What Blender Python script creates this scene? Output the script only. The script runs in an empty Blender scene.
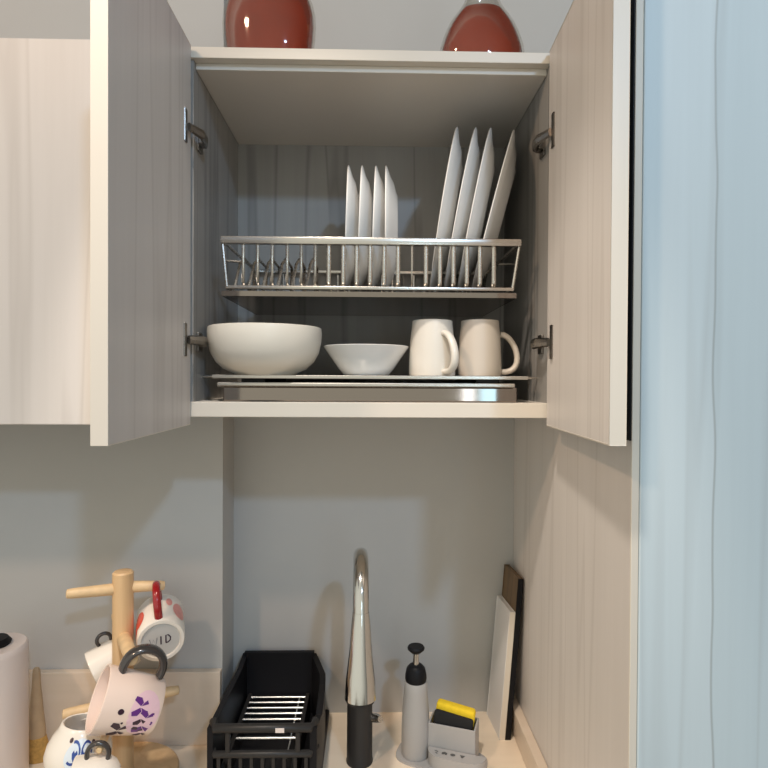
import bpy, bmesh, math, random
from mathutils import Vector, Matrix
random.seed(7)
C = bpy.context.scene.collection
R = math.radians
PI = math.pi
EYE = 1.6          # camera height; everything is laid out relative to it and lifted at the end

# ------------------------------------------------------------------ camera
F = 586.0
cam_rot = Matrix.Rotation(R(-1.27), 3, 'Z') @ Matrix.Rotation(R(90 - 0.62), 3, 'X') @ Matrix.Rotation(R(0.30), 3, 'Z')
cd = bpy.data.cameras.new('camera')
cd.sensor_width = 36; cd.lens = 36 * F / 768.0; cd.clip_start = 0.02
cam = bpy.data.objects.new('camera', cd); C.objects.link(cam)
cam.matrix_world = Matrix.Translation((0, 0, EYE)) @ cam_rot.to_4x4()
bpy.context.scene.camera = cam

def at(px, py, Y):
    """measure the photograph: world point seen at (px, py) on the depth plane Y"""
    d = cam_rot @ Vector(((px - 384) / F, -(py - 384) / F, -1))
    return d * (Y / d.y)

# ------------------------------------------------------------------ materials
def new_mat(name):
    m = bpy.data.materials.new(name); m.use_nodes = True
    nt = m.node_tree
    return m, nt, nt.nodes['Principled BSDF']

def plain(name, col, rough=.5, metal=0.0, spec=None, bump=0, bscale=200, var=0.04, vscale=6, coat=0, trans=0, ior=None):
    m, nt, b = new_mat(name)
    b.inputs['Roughness'].default_value = rough
    b.inputs['Metallic'].default_value = metal
    if spec is not None: b.inputs['Specular IOR Level'].default_value = spec
    if coat: b.inputs['Coat Weight'].default_value = coat; b.inputs['Coat Roughness'].default_value = .08
    if trans: b.inputs['Transmission Weight'].default_value = trans
    if ior: b.inputs['IOR'].default_value = ior
    tc = nt.nodes.new('ShaderNodeTexCoord')
    n = nt.nodes.new('ShaderNodeTexNoise'); n.inputs['Scale'].default_value = vscale; n.inputs['Detail'].default_value = 4
    nt.links.new(tc.outputs['Object'], n.inputs['Vector'])
    r = nt.nodes.new('ShaderNodeValToRGB')
    r.color_ramp.elements[0].position = .3; r.color_ramp.elements[1].position = .7
    r.color_ramp.elements[0].color = (*[c * (1 - var) for c in col], 1)
    r.color_ramp.elements[1].color = (*[min(1, c * (1 + var)) for c in col], 1)
    nt.links.new(n.outputs['Fac'], r.inputs['Fac'])
    nt.links.new(r.outputs['Color'], b.inputs['Base Color'])
    if bump:
        n2 = nt.nodes.new('ShaderNodeTexNoise'); n2.inputs['Scale'].default_value = bscale
        nt.links.new(tc.outputs['Object'], n2.inputs['Vector'])
        bp = nt.nodes.new('ShaderNodeBump'); bp.inputs['Strength'].default_value = bump; bp.inputs['Distance'].default_value = .001
        nt.links.new(n2.outputs['Fac'], bp.inputs['Height']); nt.links.new(bp.outputs['Normal'], b.inputs['Normal'])
    return m

def wood(name, light, dark, line, rough=.45, seed=0, stretch=(26, 26, .9), lines=.5, wavy=None):
    """laminate with grain running along Z; wavy = X of one long meandering grain line"""
    m, nt, b = new_mat(name)
    b.inputs['Roughness'].default_value = rough
    L = nt.links.new; N = nt.nodes.new
    tc = N('ShaderNodeTexCoord')
    mp = N('ShaderNodeMapping'); mp.inputs['Scale'].default_value = stretch; mp.inputs['Location'].default_value = (seed, seed * 1.7, seed * .3)
    L(tc.outputs['Object'], mp.inputs['Vector'])
    n = N('ShaderNodeTexNoise'); n.inputs['Scale'].default_value = 1; n.inputs['Detail'].default_value = 6; n.inputs['Roughness'].default_value = .6
    L(mp.outputs['Vector'], n.inputs['Vector'])
    r = N('ShaderNodeValToRGB'); r.color_ramp.elements[0].position = .32; r.color_ramp.elements[1].position = .68
    r.color_ramp.elements[0].color = (*dark, 1); r.color_ramp.elements[1].color = (*light, 1)
    L(n.outputs['Fac'], r.inputs['Fac'])
    # fine long dark grain lines
    mp2 = N('ShaderNodeMapping'); mp2.inputs['Scale'].default_value = (13, 13, .42); mp2.inputs['Location'].default_value = (seed * 2.1, seed, 0)
    L(tc.outputs['Object'], mp2.inputs['Vector'])
    n2 = N('ShaderNodeTexNoise'); n2.inputs['Scale'].default_value = 1; n2.inputs['Detail'].default_value = 2
    L(mp2.outputs['Vector'], n2.inputs['Vector'])
    r2 = N('ShaderNodeValToRGB')
    e = r2.color_ramp.elements
    e[0].position = .47; e[0].color = (0, 0, 0, 1)
    e[1].position = .53; e[1].color = (0, 0, 0, 1)
    mid = e.new(.5); mid.color = (lines, lines, lines, 1)
    L(n2.outputs['Fac'], r2.inputs['Fac'])
    mx = N('ShaderNodeMix'); mx.data_type = 'RGBA'
    L(r2.outputs['Color'], mx.inputs['Factor']); L(r.outputs['Color'], mx.inputs['A']); mx.inputs['B'].default_value = (*line, 1)
    out = mx.outputs['Result']
    if wavy is not None:
        sep = N('ShaderNodeSeparateXYZ'); L(tc.outputs['Object'], sep.inputs[0])
        cz = N('ShaderNodeCombineXYZ'); L(sep.outputs['Z'], cz.inputs['Z'])
        nw = N('ShaderNodeTexNoise'); nw.inputs['Scale'].default_value = 3.2; nw.inputs['Detail'].default_value = 1.5
        L(cz.outputs[0], nw.inputs['Vector'])
        off = N('ShaderNodeMath'); off.operation = 'MULTIPLY_ADD'; off.inputs[1].default_value = .035; off.inputs[2].default_value = wavy - .0175
        L(nw.outputs['Fac'], off.inputs[0])
        df = N('ShaderNodeMath'); df.operation = 'SUBTRACT'; L(sep.outputs['X'], df.inputs[0]); L(off.outputs[0], df.inputs[1])
        ab = N('ShaderNodeMath'); ab.operation = 'ABSOLUTE'; L(df.outputs[0], ab.inputs[0])
        mr = N('ShaderNodeMapRange'); mr.inputs['From Min'].default_value = .0004; mr.inputs['From Max'].default_value = .0022
        mr.inputs['To Min'].default_value = .75; mr.inputs['To Max'].default_value = 0
        L(ab.outputs[0], mr.inputs['Value'])
        mx2 = N('ShaderNodeMix'); mx2.data_type = 'RGBA'
        L(mr.outputs[0], mx2.inputs['Factor']); L(out, mx2.inputs['A']); mx2.inputs['B'].default_value = (*line, 1)
        # the board right of the line is a slightly greyer cut of veneer
        st = N('ShaderNodeMath'); st.operation = 'GREATER_THAN'; st.inputs[1].default_value = 0; L(df.outputs[0], st.inputs[0])
        mu = N('ShaderNodeMix'); mu.data_type = 'RGBA'; mu.blend_type = 'MULTIPLY'
        L(st.outputs[0], mu.inputs['Factor']); L(mx2.outputs['Result'], mu.inputs['A']); mu.inputs['B'].default_value = (.94, .955, .96, 1)
        out = mu.outputs['Result']
    L(out, b.inputs['Base Color'])
    return m

def steel(name, col, rough, stretch=(4, 300, 300)):
    m, nt, b = new_mat(name)
    b.inputs['Metallic'].default_value = 1; b.inputs['Base Color'].default_value = (*col, 1)
    tc = nt.nodes.new('ShaderNodeTexCoord'); mp = nt.nodes.new('ShaderNodeMapping'); mp.inputs['Scale'].default_value = stretch
    n = nt.nodes.new('ShaderNodeTexNoise'); n.inputs['Scale'].default_value = 1
    nt.links.new(tc.outputs['Object'], mp.inputs['Vector']); nt.links.new(mp.outputs['Vector'], n.inputs['Vector'])
    mr = nt.nodes.new('ShaderNodeMapRange'); mr.inputs['To Min'].default_value = rough * .7; mr.inputs['To Max'].default_value = rough * 1.3
    nt.links.new(n.outputs['Fac'], mr.inputs['Value']); nt.links.new(mr.outputs[0], b.inputs['Roughness'])
    return m

def glass_mat(name, tint):
    m, nt, b = new_mat(name)
    nt.nodes.remove(b)
    g = nt.nodes.new('ShaderNodeBsdfGlossy'); g.inputs['Roughness'].default_value = .05
    t = nt.nodes.new('ShaderNodeBsdfTransparent'); t.inputs['Color'].default_value = (*tint, 1)
    lw = nt.nodes.new('ShaderNodeLayerWeight'); lw.inputs['Blend'].default_value = .25
    mr = nt.nodes.new('ShaderNodeMapRange'); mr.inputs['To Min'].default_value = .025; mr.inputs['To Max'].default_value = .30
    nt.links.new(lw.outputs['Fresnel'], mr.inputs['Value'])
    mx = nt.nodes.new('ShaderNodeMixShader')
    nt.links.new(mr.outputs[0], mx.inputs[0]); nt.links.new(t.outputs[0], mx.inputs[1]); nt.links.new(g.outputs[0], mx.inputs[2])
    nt.links.new(mx.outputs[0], nt.nodes['Material Output'].inputs['Surface'])
    return m

M = {}
M['wall'] = plain('wall_paint', (.47, .465, .455), .75, bump=.15, bscale=350, var=.02)
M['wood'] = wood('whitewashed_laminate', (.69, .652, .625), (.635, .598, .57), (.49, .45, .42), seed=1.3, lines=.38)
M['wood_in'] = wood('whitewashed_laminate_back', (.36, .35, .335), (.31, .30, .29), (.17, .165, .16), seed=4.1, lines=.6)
M['inner'] = plain('grey_beige_melamine', (.70, .66, .60), .5, var=.02)
M['edge'] = plain('cream_edge_band', (.70, .65, .575), .4, var=.015)
M['tall'] = wood('pale_blue_grey_laminate', (.60, .70, .76), (.56, .655, .71), (.36, .40, .42), seed=2.2, lines=.22, wavy=.0)
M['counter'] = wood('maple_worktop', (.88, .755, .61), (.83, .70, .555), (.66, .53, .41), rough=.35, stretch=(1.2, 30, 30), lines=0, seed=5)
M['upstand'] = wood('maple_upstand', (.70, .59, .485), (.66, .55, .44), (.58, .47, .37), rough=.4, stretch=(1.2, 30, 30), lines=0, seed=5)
M['floor'] = wood('floor_boards', (.42, .33, .25), (.36, .28, .2), (.25, .18, .12), stretch=(2, 20, 20), seed=3)
M['steel'] = steel('brushed_steel', (.55, .52, .48), .26)
M['chrome'] = steel('polished_steel', (.64, .63, .61), .13, (200, 200, 4))
M['tray'] = steel('tray_steel', (.27, .235, .21), .07)
M['darkmetal'] = steel('dark_hinge_metal', (.30, .28, .26), .3)
M['porcelain'] = plain('white_porcelain', (.86, .86, .85), .22, var=.01, coat=.3)
M['stoneware'] = plain('cream_stoneware', (.80, .75, .66), .35, var=.015, coat=.2)
M['stonemug'] = plain('off_white_stoneware', (.70, .67, .61), .35, var=.015, coat=.2)
M['stoneware2'] = plain('beige_stoneware', (.56, .505, .44), .35, var=.015, coat=.2)
M['black'] = plain('black_plastic', (.010, .010, .012), .45, var=.1, spec=.14)
M['charcoal'] = plain('charcoal_plastic', (.024, .023, .023), .4, var=.1, spec=.3)
M['wire'] = steel('drainer_wire', (.80, .80, .80), .25)
M['bamboo'] = wood('bamboo', (.72, .49, .27), (.64, .42, .22), (.5, .32, .16), stretch=(60, 60, 4), lines=.3, seed=2)
M['peg'] = plain('peg_wood', (.74, .53, .30), .5, var=.08, vscale=60)
M['grey'] = plain('grey_plastic', (.40, .385, .375), .5, var=.02)
M['grey_dark'] = plain('dark_grey_print', (.09, .09, .09), .5)
M['yellow'] = plain('yellow_sponge', (.86, .60, .02), .85, bump=.6, bscale=500, var=.06, vscale=90)
M['scrub'] = plain('black_scourer', (.012, .012, .013), .95, bump=.8, bscale=700)
M['canister'] = plain('pinkish_white_enamel', (.74, .66, .63), .35, var=.01, coat=.2)
M['white_board'] = plain('white_plastic_board', (.74, .73, .73), .45, var=.02)
M['brown_board'] = wood('walnut_board', (.17, .105, .05), (.11, .068, .032), (.05, .03, .015), stretch=(30, 30, 3), seed=6)
M['mugwhite'] = plain('cream_white_mug', (.88, .82, .74), .25, var=.01, coat=.3)
M['mugpink'] = plain('blush_mug', (.90, .73, .64), .25, var=.01, coat=.3)
M['pinkprint'] = plain('pink_print', (.84, .58, .66), .3)
M['purple'] = plain('purple_print', (.13, .03, .22), .3)
M['darkprint'] = plain('dark_print', (.035, .012, .03), .3)
M['redprint'] = plain('coral_print', (.72, .10, .06), .25, var=.1)
M['roseprint'] = plain('rose_print', (.74, .30, .27), .3, var=.1, vscale=60)
M['red'] = plain('dark_red_glaze', (.33, .008, .012), .18, coat=.5)
M['blueprint'] = plain('blue_print', (.03, .07, .30), .3)
M['paleblue'] = plain('pale_blue_print', (.74, .82, .90), .3)
M['inkgrey'] = plain('grey_ink', (.28, .27, .27), .4)
M['greyglaze'] = plain('dark_grey_glaze', (.045, .04, .04), .22, coat=.4)
M['ringgrey'] = plain('unglazed_grey', (.60, .585, .56), .6)
M['straw'] = plain('straw_bristle', (.50, .29, .08), .8, bump=.8, bscale=300, var=.2, vscale=150)
M['handlewood'] = plain('brush_handle_wood', (.47, .34, .21), .55, var=.1, vscale=40)
M['liquid'] = plain('red_brown_liquid', (.50, .085, .042), .15, var=.12, vscale=14, trans=.55, ior=1.06)
M['glass'] = glass_mat('clear_glass', (.93, .92, .90))
M['cork'] = plain('cork', (.45, .3, .18), .9)
M['lampwhite'] = plain('lamp_housing', (.8, .8, .8), .5)

# ------------------------------------------------------------------ mesh helper
class MB:
    def __init__(s): s.bm = bmesh.new()
    def box(s, x0, x1, y0, y1, z0, z1, bev=0.0, seg=2):
        r = bmesh.ops.create_cube(s.bm, size=1)
        vs = r['verts']
        for v in vs:
            v.co = Vector(((x0 + x1) / 2 + v.co.x * (x1 - x0), (y0 + y1) / 2 + v.co.y * (y1 - y0), (z0 + z1) / 2 + v.co.z * (z1 - z0)))
        if bev:
            es = list({e for v in vs for e in v.link_edges})
            bmesh.ops.bevel(s.bm, geom=es, offset=bev, segments=seg, profile=.5, affect='EDGES')
        return s
    def obox(s, c, ax, ay, az, hx, hy, hz, bev=0.0):
        """oriented box: centre, three unit axes, half sizes"""
        r = bmesh.ops.create_cube(s.bm, size=2); vs = r['verts']
        c = Vector(c); ax = Vector(ax); ay = Vector(ay); az = Vector(az)
        for v in vs: v.co = c + ax * (v.co.x * hx) + ay * (v.co.y * hy) + az * (v.co.z * hz)
        if bev:
            es = list({e for v in vs for e in v.link_edges})
            bmesh.ops.bevel(s.bm, geom=es, offset=bev, segments=2, profile=.5, affect='EDGES')
        return s
    def tube(s, pts, rad, n=10, closed=False, flat=1.0, up=None):
        """sweep an (elliptical) section along pts; rad is a number or a list"""
        pts = [Vector(p) for p in pts]; k = len(pts)
        rads = rad if isinstance(rad, (list, tuple)) else [rad] * k
        rings = []; prev = None
        for i, p in enumerate(pts):
            a = pts[(i - 1) % k] if (closed or i > 0) else pts[i]
            b = pts[(i + 1) % k] if (closed or i < k - 1) else pts[i]
            t = (b - a).normalized()
            if up is not None: u = Vector(up)
            elif prev is None: u = Vector((0, 0, 1)) if abs(t.z) < .9 else Vector((1, 0, 0))
            else: u = prev
            u = (u - t * u.dot(t)).normalized(); prev = u
            w = t.cross(u)
            rings.append([s.bm.verts.new(p + (u * math.cos(2 * PI * j / n) + w * math.sin(2 * PI * j / n) * flat) * rads[i]) for j in range(n)])
        m = k if closed else k - 1
        for i in range(m):
            A = rings[i]; B = rings[(i + 1) % k]
            for j in range(n): s.bm.faces.new((A[j], A[(j + 1) % n], B[(j + 1) % n], B[j]))
        if not closed:
            s.bm.faces.new(rings[0][::-1]); s.bm.faces.new(rings[-1])
        return s
    def lathe(s, prof, n=48, c=(0, 0, 0), sx=1, sy=1):
        """prof: (r, z) pairs turned about Z"""
        c = Vector(c); rings = []
        for r, z in prof:
            if r < 1e-6: rings.append([s.bm.verts.new(c + Vector((0, 0, z)))])
            else: rings.append([s.bm.verts.new(c + Vector((r * sx * math.cos(2 * PI * j / n), r * sy * math.sin(2 * PI * j / n), z))) for j in range(n)])
        for A, B in zip(rings, rings[1:]):
            if len(A) == 1 and len(B) == 1: continue
            for j in range(n):
                k = (j + 1) % n
                if len(A) == 1: s.bm.faces.new((A[0], B[k], B[j]))
                elif len(B) == 1: s.bm.faces.new((A[j], A[k], B[0]))
                else: s.bm.faces.new((A[j], A[k], B[k], B[j]))
        return s
    def prism(s, poly, o, ux, uy, un, h):
        """extrude polygon (u, v) in plane o+u*ux+v*uy by h along un"""
        o, ux, uy, un = map(Vector, (o, ux, uy, un))
        A = [s.bm.verts.new(o + ux * u + uy * v) for u, v in poly]
        B = [s.bm.verts.new(v.co + un * h) for v in A]
        s.bm.faces.new(A[::-1]); s.bm.faces.new(B)
        for i in range(len(A)):
            j = (i + 1) % len(A); s.bm.faces.new((A[i], A[j], B[j], B[i]))
        return s
    def decal(s, poly, fn):
        """print: polygon in (u, v) mapped by fn onto a surface, split finely enough to follow it"""
        vs = [s.bm.verts.new(fn(u, v)) for u, v in poly]
        cu = sum(p[0] for p in poly) / len(poly); cv = sum(p[1] for p in poly) / len(poly)
        c = s.bm.verts.new(fn(cu, cv)); n = len(vs)
        K = 6; prev = vs
        for q in range(1, K):
            g = q / K
            ring = [s.bm.verts.new(fn(u + (cu - u) * g, v + (cv - v) * g)) for u, v in poly]
            for i in range(n):
                j = (i + 1) % n; s.bm.faces.new((prev[i], prev[j], ring[j], ring[i]))
            prev = ring
        for i in range(n): s.bm.faces.new((prev[i], prev[(i + 1) % n], c))
        return s
    def stroke(s, pts, w, fn):
        """print: a line of width w in (u, v)"""
        L = []; Rr = []
        for i, p in enumerate(pts):
            a = pts[max(0, i - 1)]; b = pts[min(len(pts) - 1, i + 1)]
            dx, dy = b[0] - a[0], b[1] - a[1]; l = math.hypot(dx, dy) or 1
            nx, ny = -dy / l * w / 2, dx / l * w / 2
            L.append(s.bm.verts.new(fn(p[0] + nx, p[1] + ny))); Rr.append(s.bm.verts.new(fn(p[0] - nx, p[1] - ny)))
        for i in range(len(pts) - 1): s.bm.faces.new((L[i], L[i + 1], Rr[i + 1], Rr[i]))
        return s
    def build(s, name, mat, parent=None, smooth=None, off=None, sub=0):
        bmesh.ops.recalc_face_normals(s.bm, faces=s.bm.faces)
        if off is not None:
            for v in s.bm.verts: v.co -= off
        me = bpy.data.meshes.new(name); s.bm.to_mesh(me); s.bm.free()
        me.materials.append(mat)
        if smooth is not None:
            me.shade_smooth() if hasattr(me, 'shade_smooth') else None
            for p in me.polygons: p.use_smooth = True
            me.set_sharp_from_angle(angle=R(smooth))
        o = bpy.data.objects.new(name, me); C.objects.link(o)
        if parent: o.parent = parent
        if sub:
            md = o.modifiers.new('subdivision', 'SUBSURF'); md.levels = sub; md.render_levels = sub
        return o

def thing(name, label, cat, loc=(0, 0, 0), group=None, mat=None):
    o = bpy.data.objects.new(name, None); C.objects.link(o); o.empty_display_size = .05
    if mat is not None: o.matrix_world = mat
    else: o.location = loc
    o['label'] = label; o['category'] = cat
    if group: o['group'] = group
    return o
def tag(o, label, cat, group=None):
    o['label'] = label; o['category'] = cat
    if group: o['group'] = group
    return o
def struct(o): o['kind'] = 'structure'; return o
def frame(base, axis, side):
    """matrix with Z along axis, X along side"""
    z = Vector(axis).normalized(); x = Vector(side); x = (x - z * x.dot(z)).normalized(); y = z.cross(x)
    m = Matrix((x, y, z)).transposed().to_4x4(); m.translation = Vector(base); return m
def dup(root, mat, label, group=None, names=None):
    r = root.copy(); C.objects.link(r); r.matrix_world = mat; r['label'] = label
    if group: r['group'] = group
    for ch in list(root.children):
        c = ch.copy(); C.objects.link(c); c.parent = r
    return r

# ------------------------------------------------------------------ main measures (metres, relative to the eye)
YW, YL, YC, YB = 1.30, 1.2025, 0.96, 1.285     # niche wall, left wall, cabinet front, cabinet back panel
XL, XR = -0.302, 0.320                         # niche sides
ZC = -0.747                                    # worktop
YT = 0.709                                     # front of the tall unit
FLOOR, TOP = -1.6, 1.15

struct(MB().box(XL - .0, 2.2, YW, YW + .1, FLOOR, TOP).build('wall_back', M['wall']))
struct(MB().box(-2.2, XL, YL, YW + .1, FLOOR, TOP).build('wall_left', M['wall']))
struct(MB().box(-2.2, 2.2, -2.8, YW + .1, FLOOR - .05, FLOOR).build('floor', M['floor']))

# ------------------------------------------------------------------ worktop and upstands
w = MB()
w.box(-2.0, XL, .70, YL, ZC - .04, ZC).box(XL, XR, .70, YW, ZC - .04, ZC)
tag(w.build('worktop', M['counter']), 'pale maple worktop running under the cabinets along the back wall', 'worktop')
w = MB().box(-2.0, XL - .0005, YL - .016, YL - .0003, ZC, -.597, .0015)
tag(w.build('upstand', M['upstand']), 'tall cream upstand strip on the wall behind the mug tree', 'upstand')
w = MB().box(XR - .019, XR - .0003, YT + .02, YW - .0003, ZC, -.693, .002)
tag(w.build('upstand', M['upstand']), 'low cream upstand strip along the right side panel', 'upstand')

# ------------------------------------------------------------------ tall unit at the right
ZT1_ = .534
tr = Vector((.33, YT, FLOOR))
tall = thing('tall_cabinet', 'tall pale blue-grey wood grain cabinet unit filling the right side', 'cabinet', tr)
MB().box(XR, XR + .018, YT + .003, YW - .0005, FLOOR + .001, ZT1_, .001).build('side_panel', M['wood'], tall, off=tr)
MB().box(XR - .0005, XR + .009, YT, YT + .003, FLOOR + .001, ZT1_, .0008).build('edge_band', M['edge'], tall, off=tr)
MB().box(XR - .0022, XR + .0002, YT + .002, YT + .06, -.076, ZT1_, .0005).build('shadow_gap_strip', M['black'], tall, off=tr)  # added black strip: stands in for the shade in the gap beside the door
o = MB().box(XR + .0095, 1.3, YT - .001, YT + .02, FLOOR + .08, ZT1_, .0015).build('front_panel', M['tall'], tall, off=Vector((.420, YT, FLOOR)))
o.location = Vector((.420, YT, FLOOR)) - tr
MB().box(XR + .019, 1.3, YT + .03, YW - .001, ZT1_ - .02, ZT1_, .001).build('top_panel', M['wood'], tall, off=tr)
MB().box(XR + .03, 1.3, YT + .05, YW - .001, FLOOR + .001, FLOOR + .08).build('plinth', M['charcoal'], tall, off=tr)

# ------------------------------------------------------------------ open wall cabinet
CX0, CX1 = -.300, .300; ZB0, ZB1 = -.0655, -.041; ZT0, ZT1 = .505, .534
cr = Vector((0, 1.12, ZB0))
cab = thing('wall_cabinet', 'open whitewashed wall cabinet with both doors swung out, crockery inside', 'cabinet', cr)
def part(mb, n, m, par=None, smooth=None): return mb.build(n, m, par or cab, smooth, off=cr)
part(MB().box(CX0, CX1, YC, YW - .002, ZT1 - .018, ZT1, .001), 'top_panel', M['edge'])
part(MB().box(CX0 + .0095, CX1 - .0095, YC + .016, YW - .004, ZT0, ZT1 - .018, .001), 'top_rail', M['inner'])
part(MB().box(CX0, CX1, YC, YW - .002, ZB0, ZB1, .001), 'bottom_panel', M['edge'])
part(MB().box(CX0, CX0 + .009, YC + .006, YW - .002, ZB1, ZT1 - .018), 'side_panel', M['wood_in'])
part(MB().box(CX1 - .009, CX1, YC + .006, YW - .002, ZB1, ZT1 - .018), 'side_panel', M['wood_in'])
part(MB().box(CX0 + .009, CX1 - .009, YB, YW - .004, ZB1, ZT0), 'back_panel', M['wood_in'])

DZ0, DZ1 = -.0775, .532
def door(x_hinge, x_tip, inner_sign, y_t=.655):
    """inner_sign: +1 when the inner face looks to +X; x_* are the inner-face X at the hinge and at the tip"""
    y_h = YC - .006
    a = Vector((x_hinge, y_h, 0)); b = Vector((x_tip, y_t, 0)); d = (b - a).normalized(); n = Vector((-d.y, d.x, 0))
    if n.x * inner_sign < 0: n = -n
    T = .0195; Ld = (b - a).length
    c = (a + b) / 2 - n * T / 2; c.z = (DZ0 + DZ1) / 2
    m = MB(); m.obox(c, d, n, (0, 0, 1), Ld / 2 - .0012, T / 2, (DZ1 - DZ0) / 2 - .0012, .0006)
    D = part(m, 'door', M['wood'])
    e = MB()                                              # edge banding round the front and bottom of the door
    ce = b - n * T / 2; ce.z = (DZ0 + DZ1) / 2
    e.obox(ce - d * .0006, d, n, (0, 0, 1), .0010, T / 2, (DZ1 - DZ0) / 2, .0004)
    cb = (a + b) / 2 - n * T / 2
    for z in (DZ0 + .0006, DZ1 - .0006):
        q = cb.copy(); q.z = z; e.obox(q - d * .001, d, n, (0, 0, 1), Ld / 2 - .002, T / 2, .0008, .0003)
    part(e, 'edge_band', M['edge'], D)
    # concealed hinges
    for zc in (.392, .058):
        h = MB()
        k = a + d * .026 + n * .0005; k.z = zc
        # cup flange on the door
        h.obox(k + d * .004, d, n, (0, 0, 1), .006, .0016, .026, .001)
        # bridging arm from the door into the cabinet
        p0 = a + d * .024 + n * .004; p1 = a - d * .006 + n * .016; p2 = Vector((x_hinge + inner_sign * .015, YC + .022, 0)); p3 = Vector((x_hinge + inner_sign * .012, YC + .036, 0))
        pts = [Vector((p.x, p.y, zc)) for p in (p0, p1, p2, p3)]
        h.tube(pts, [.007, .009, .009, .007], 8, flat=.55, up=(0, 0, 1))
        # mounting plate on the side panel
        sx = CX0 + .009 if inner_sign > 0 else CX1 - .009
        h.box(min(sx, sx + inner_sign * .004), max(sx, sx + inner_sign * .004), YC + .022, YC + .046, zc - .016, zc + .016, .001)
        h.obox((sx + inner_sign * .007, YC + .033, zc), (1, 0, 0), (0, 1, 0), (0, 0, 1), .005, .012, .006, .002)
        part(h, 'hinge', M['darkmetal'], D)
    return D
door(CX0 + .0085, -.2908, +1)
door(CX1 - .012, .2760, -1, .672)

# ------------------------------------------------------------------ closed wall cabinet at the left
lr = Vector((-.66, 1.05, DZ0))
lc = thing('wall_cabinet', 'closed whitewashed wall cabinet at the left edge beside the open one', 'cabinet', lr)
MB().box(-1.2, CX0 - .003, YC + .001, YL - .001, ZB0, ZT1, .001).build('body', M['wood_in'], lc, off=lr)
MB().box(-1.196, -.7535, YC - .0195, YC, DZ0, .532, .0015).build('door', M['wood'], lc, off=lr)
MB().box(-.7515, CX0 - .004, YC - .0195, YC, DZ0, .532, .0015).build('door', M['wood'], lc, off=lr)

# ------------------------------------------------------------------ red bottles on the cabinet
def bottle(name, label, px0, px1, Y, prof_fn, flat, liq_top, H, k=1.0):
    a = at(px0, 50, Y); b = at(px1, 50, Y); rr = (b.x - a.x) / 2 * k
    r = thing(name, label, 'bottle', ((a.x + b.x) / 2, Y, ZT1 + .0005))
    prof = [(p * rr, z) for p, z in prof_fn]
    outer = [(0, 0)] + prof
    wall = .004
    inner = [(max(.001, p - wall), max(z, .006)) for p, z in prof][::-1] + [(0, .006)]
    MB().lathe(outer + inner, 48, sy=flat).build('glass_body', M['glass'], r, 40)
    liq = [(0, .0065)]
    for (p, z) in prof:
        if z <= liq_top: liq.append((max(.001, p - wall - .0008), max(z, .0065)))
    liq += [(liq[-1][0] * .98, liq_top), (0, liq_top)]
    MB().lathe(liq, 48, sy=flat).build('red_liquid', M['liquid'], r, 40)
    tp, tz = prof[-1]
    MB().lathe([(0, tz - .015), (tp - wall - .001, tz - .015), (tp - wall - .001, tz), (tp + .003, tz + .001), (tp + .003, tz + .022), (0, tz + .022)], 24).build('stopper', M['cork'], r, 30)
    return r
bottle('glass_bottle', 'squat round-shouldered glass bottle of red liquid on the left of the cabinet top', 224, 314.5, 1.014,
       [(.90, 0), (.93, .004), (.955, .025), (.985, .045), (1.0, .066), (.985, .085), (.93, .103), (.84, .118), (.70, .136), (.50, .154), (.30, .168), (.23, .185), (.22, .23)], .55, .128, .23, 1.03)
bottle('glass_bottle', 'dome-shaped glass bottle of red liquid on the right of the cabinet top', 440, 524, 1.012,
       [(.985, 0), (1.0, .003), (1.0, .028), (.985, .035), (.93, .048), (.85, .063), (.76, .076), (.64, .089), (.54, .098), (.46, .107), (.41, .116), (.37, .126), (.33, .14), (.31, .19)], .55, .099, .19)

# ------------------------------------------------------------------ plate rack
RX0, RX1 = at(221, 240, .985).x, at(521, 242, .985).x
RY0, RY1 = .985, 1.272
RZT, RZB = .2275, .1495
rr = Vector((0, 1.12, RZB - .012))
rack = thing('plate_rack', 'steel wire plate rack hung across the middle of the open cabinet', 'dish rack', rr)
def rp(mb, n, m='steel', par=None, sm=40): return mb.build(n, M[m], par or rack, sm, off=rr)
rp(MB().box(RX0, RX1, RY0 - .006, RY0 + .004, RZT - .0062, RZT + .0062, .002), 'front_rail')
rp(MB().box(RX0, RX1, RY1 - .004, RY1 + .004, RZT - .004, RZT + .004, .002), 'rear_rail')
bx0, bx1 = RX0 + .008, RX1 - .012
rp(MB().box(bx0, bx1, RY0 - .004, RY0 + .004, RZB - .003, RZB + .003, .0015), 'lower_front_rail')
rp(MB().box(bx0, bx1, RY1 - .004, RY1 + .004, RZB - .003, RZB + .003, .0015), 'lower_rear_rail')
t = MB()                                                     # shallow drip tray under the wires
t.box(bx0 - .004, bx1 + .002, RY0 - .008, RY1, RZB - .0155, RZB - .0135)
t.box(bx0 - .004, bx1 + .002, RY0 - .009, RY0 - .007, RZB - .0155, RZB - .007)
t.box(bx0 - .004, bx1 + .002, RY1 - .001, RY1 + .001, RZB - .0155, RZB - .007)
t.box(bx0 - .005, bx0 - .003, RY0 - .008, RY1, RZB - .0155, RZB - .007)
t.box(bx1 + .001, bx1 + .003, RY0 - .008, RY1, RZB - .0155, RZB - .007)
rp(t, 'drip_tray', 'tray', sm=None)
for x, xb in ((RX0 + .002, bx0 + .002), (RX1 - .002, bx1 - .002)):
    m = MB()
    m.tube([(x, RY0 + .004, RZT), (x, RY1 - .004, RZT)], .003, 8)
    m.tube([(xb, RY0 + .004, RZB), (xb, RY1 - .004, RZB)], .003, 8)
    m.tube([(x, RY0, RZT), (xb, RY0, RZB)], .0028, 8).tube([(x, RY1, RZT), (xb, RY1, RZB)], .0028, 8)
    rp(m, 'end_frame')
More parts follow.
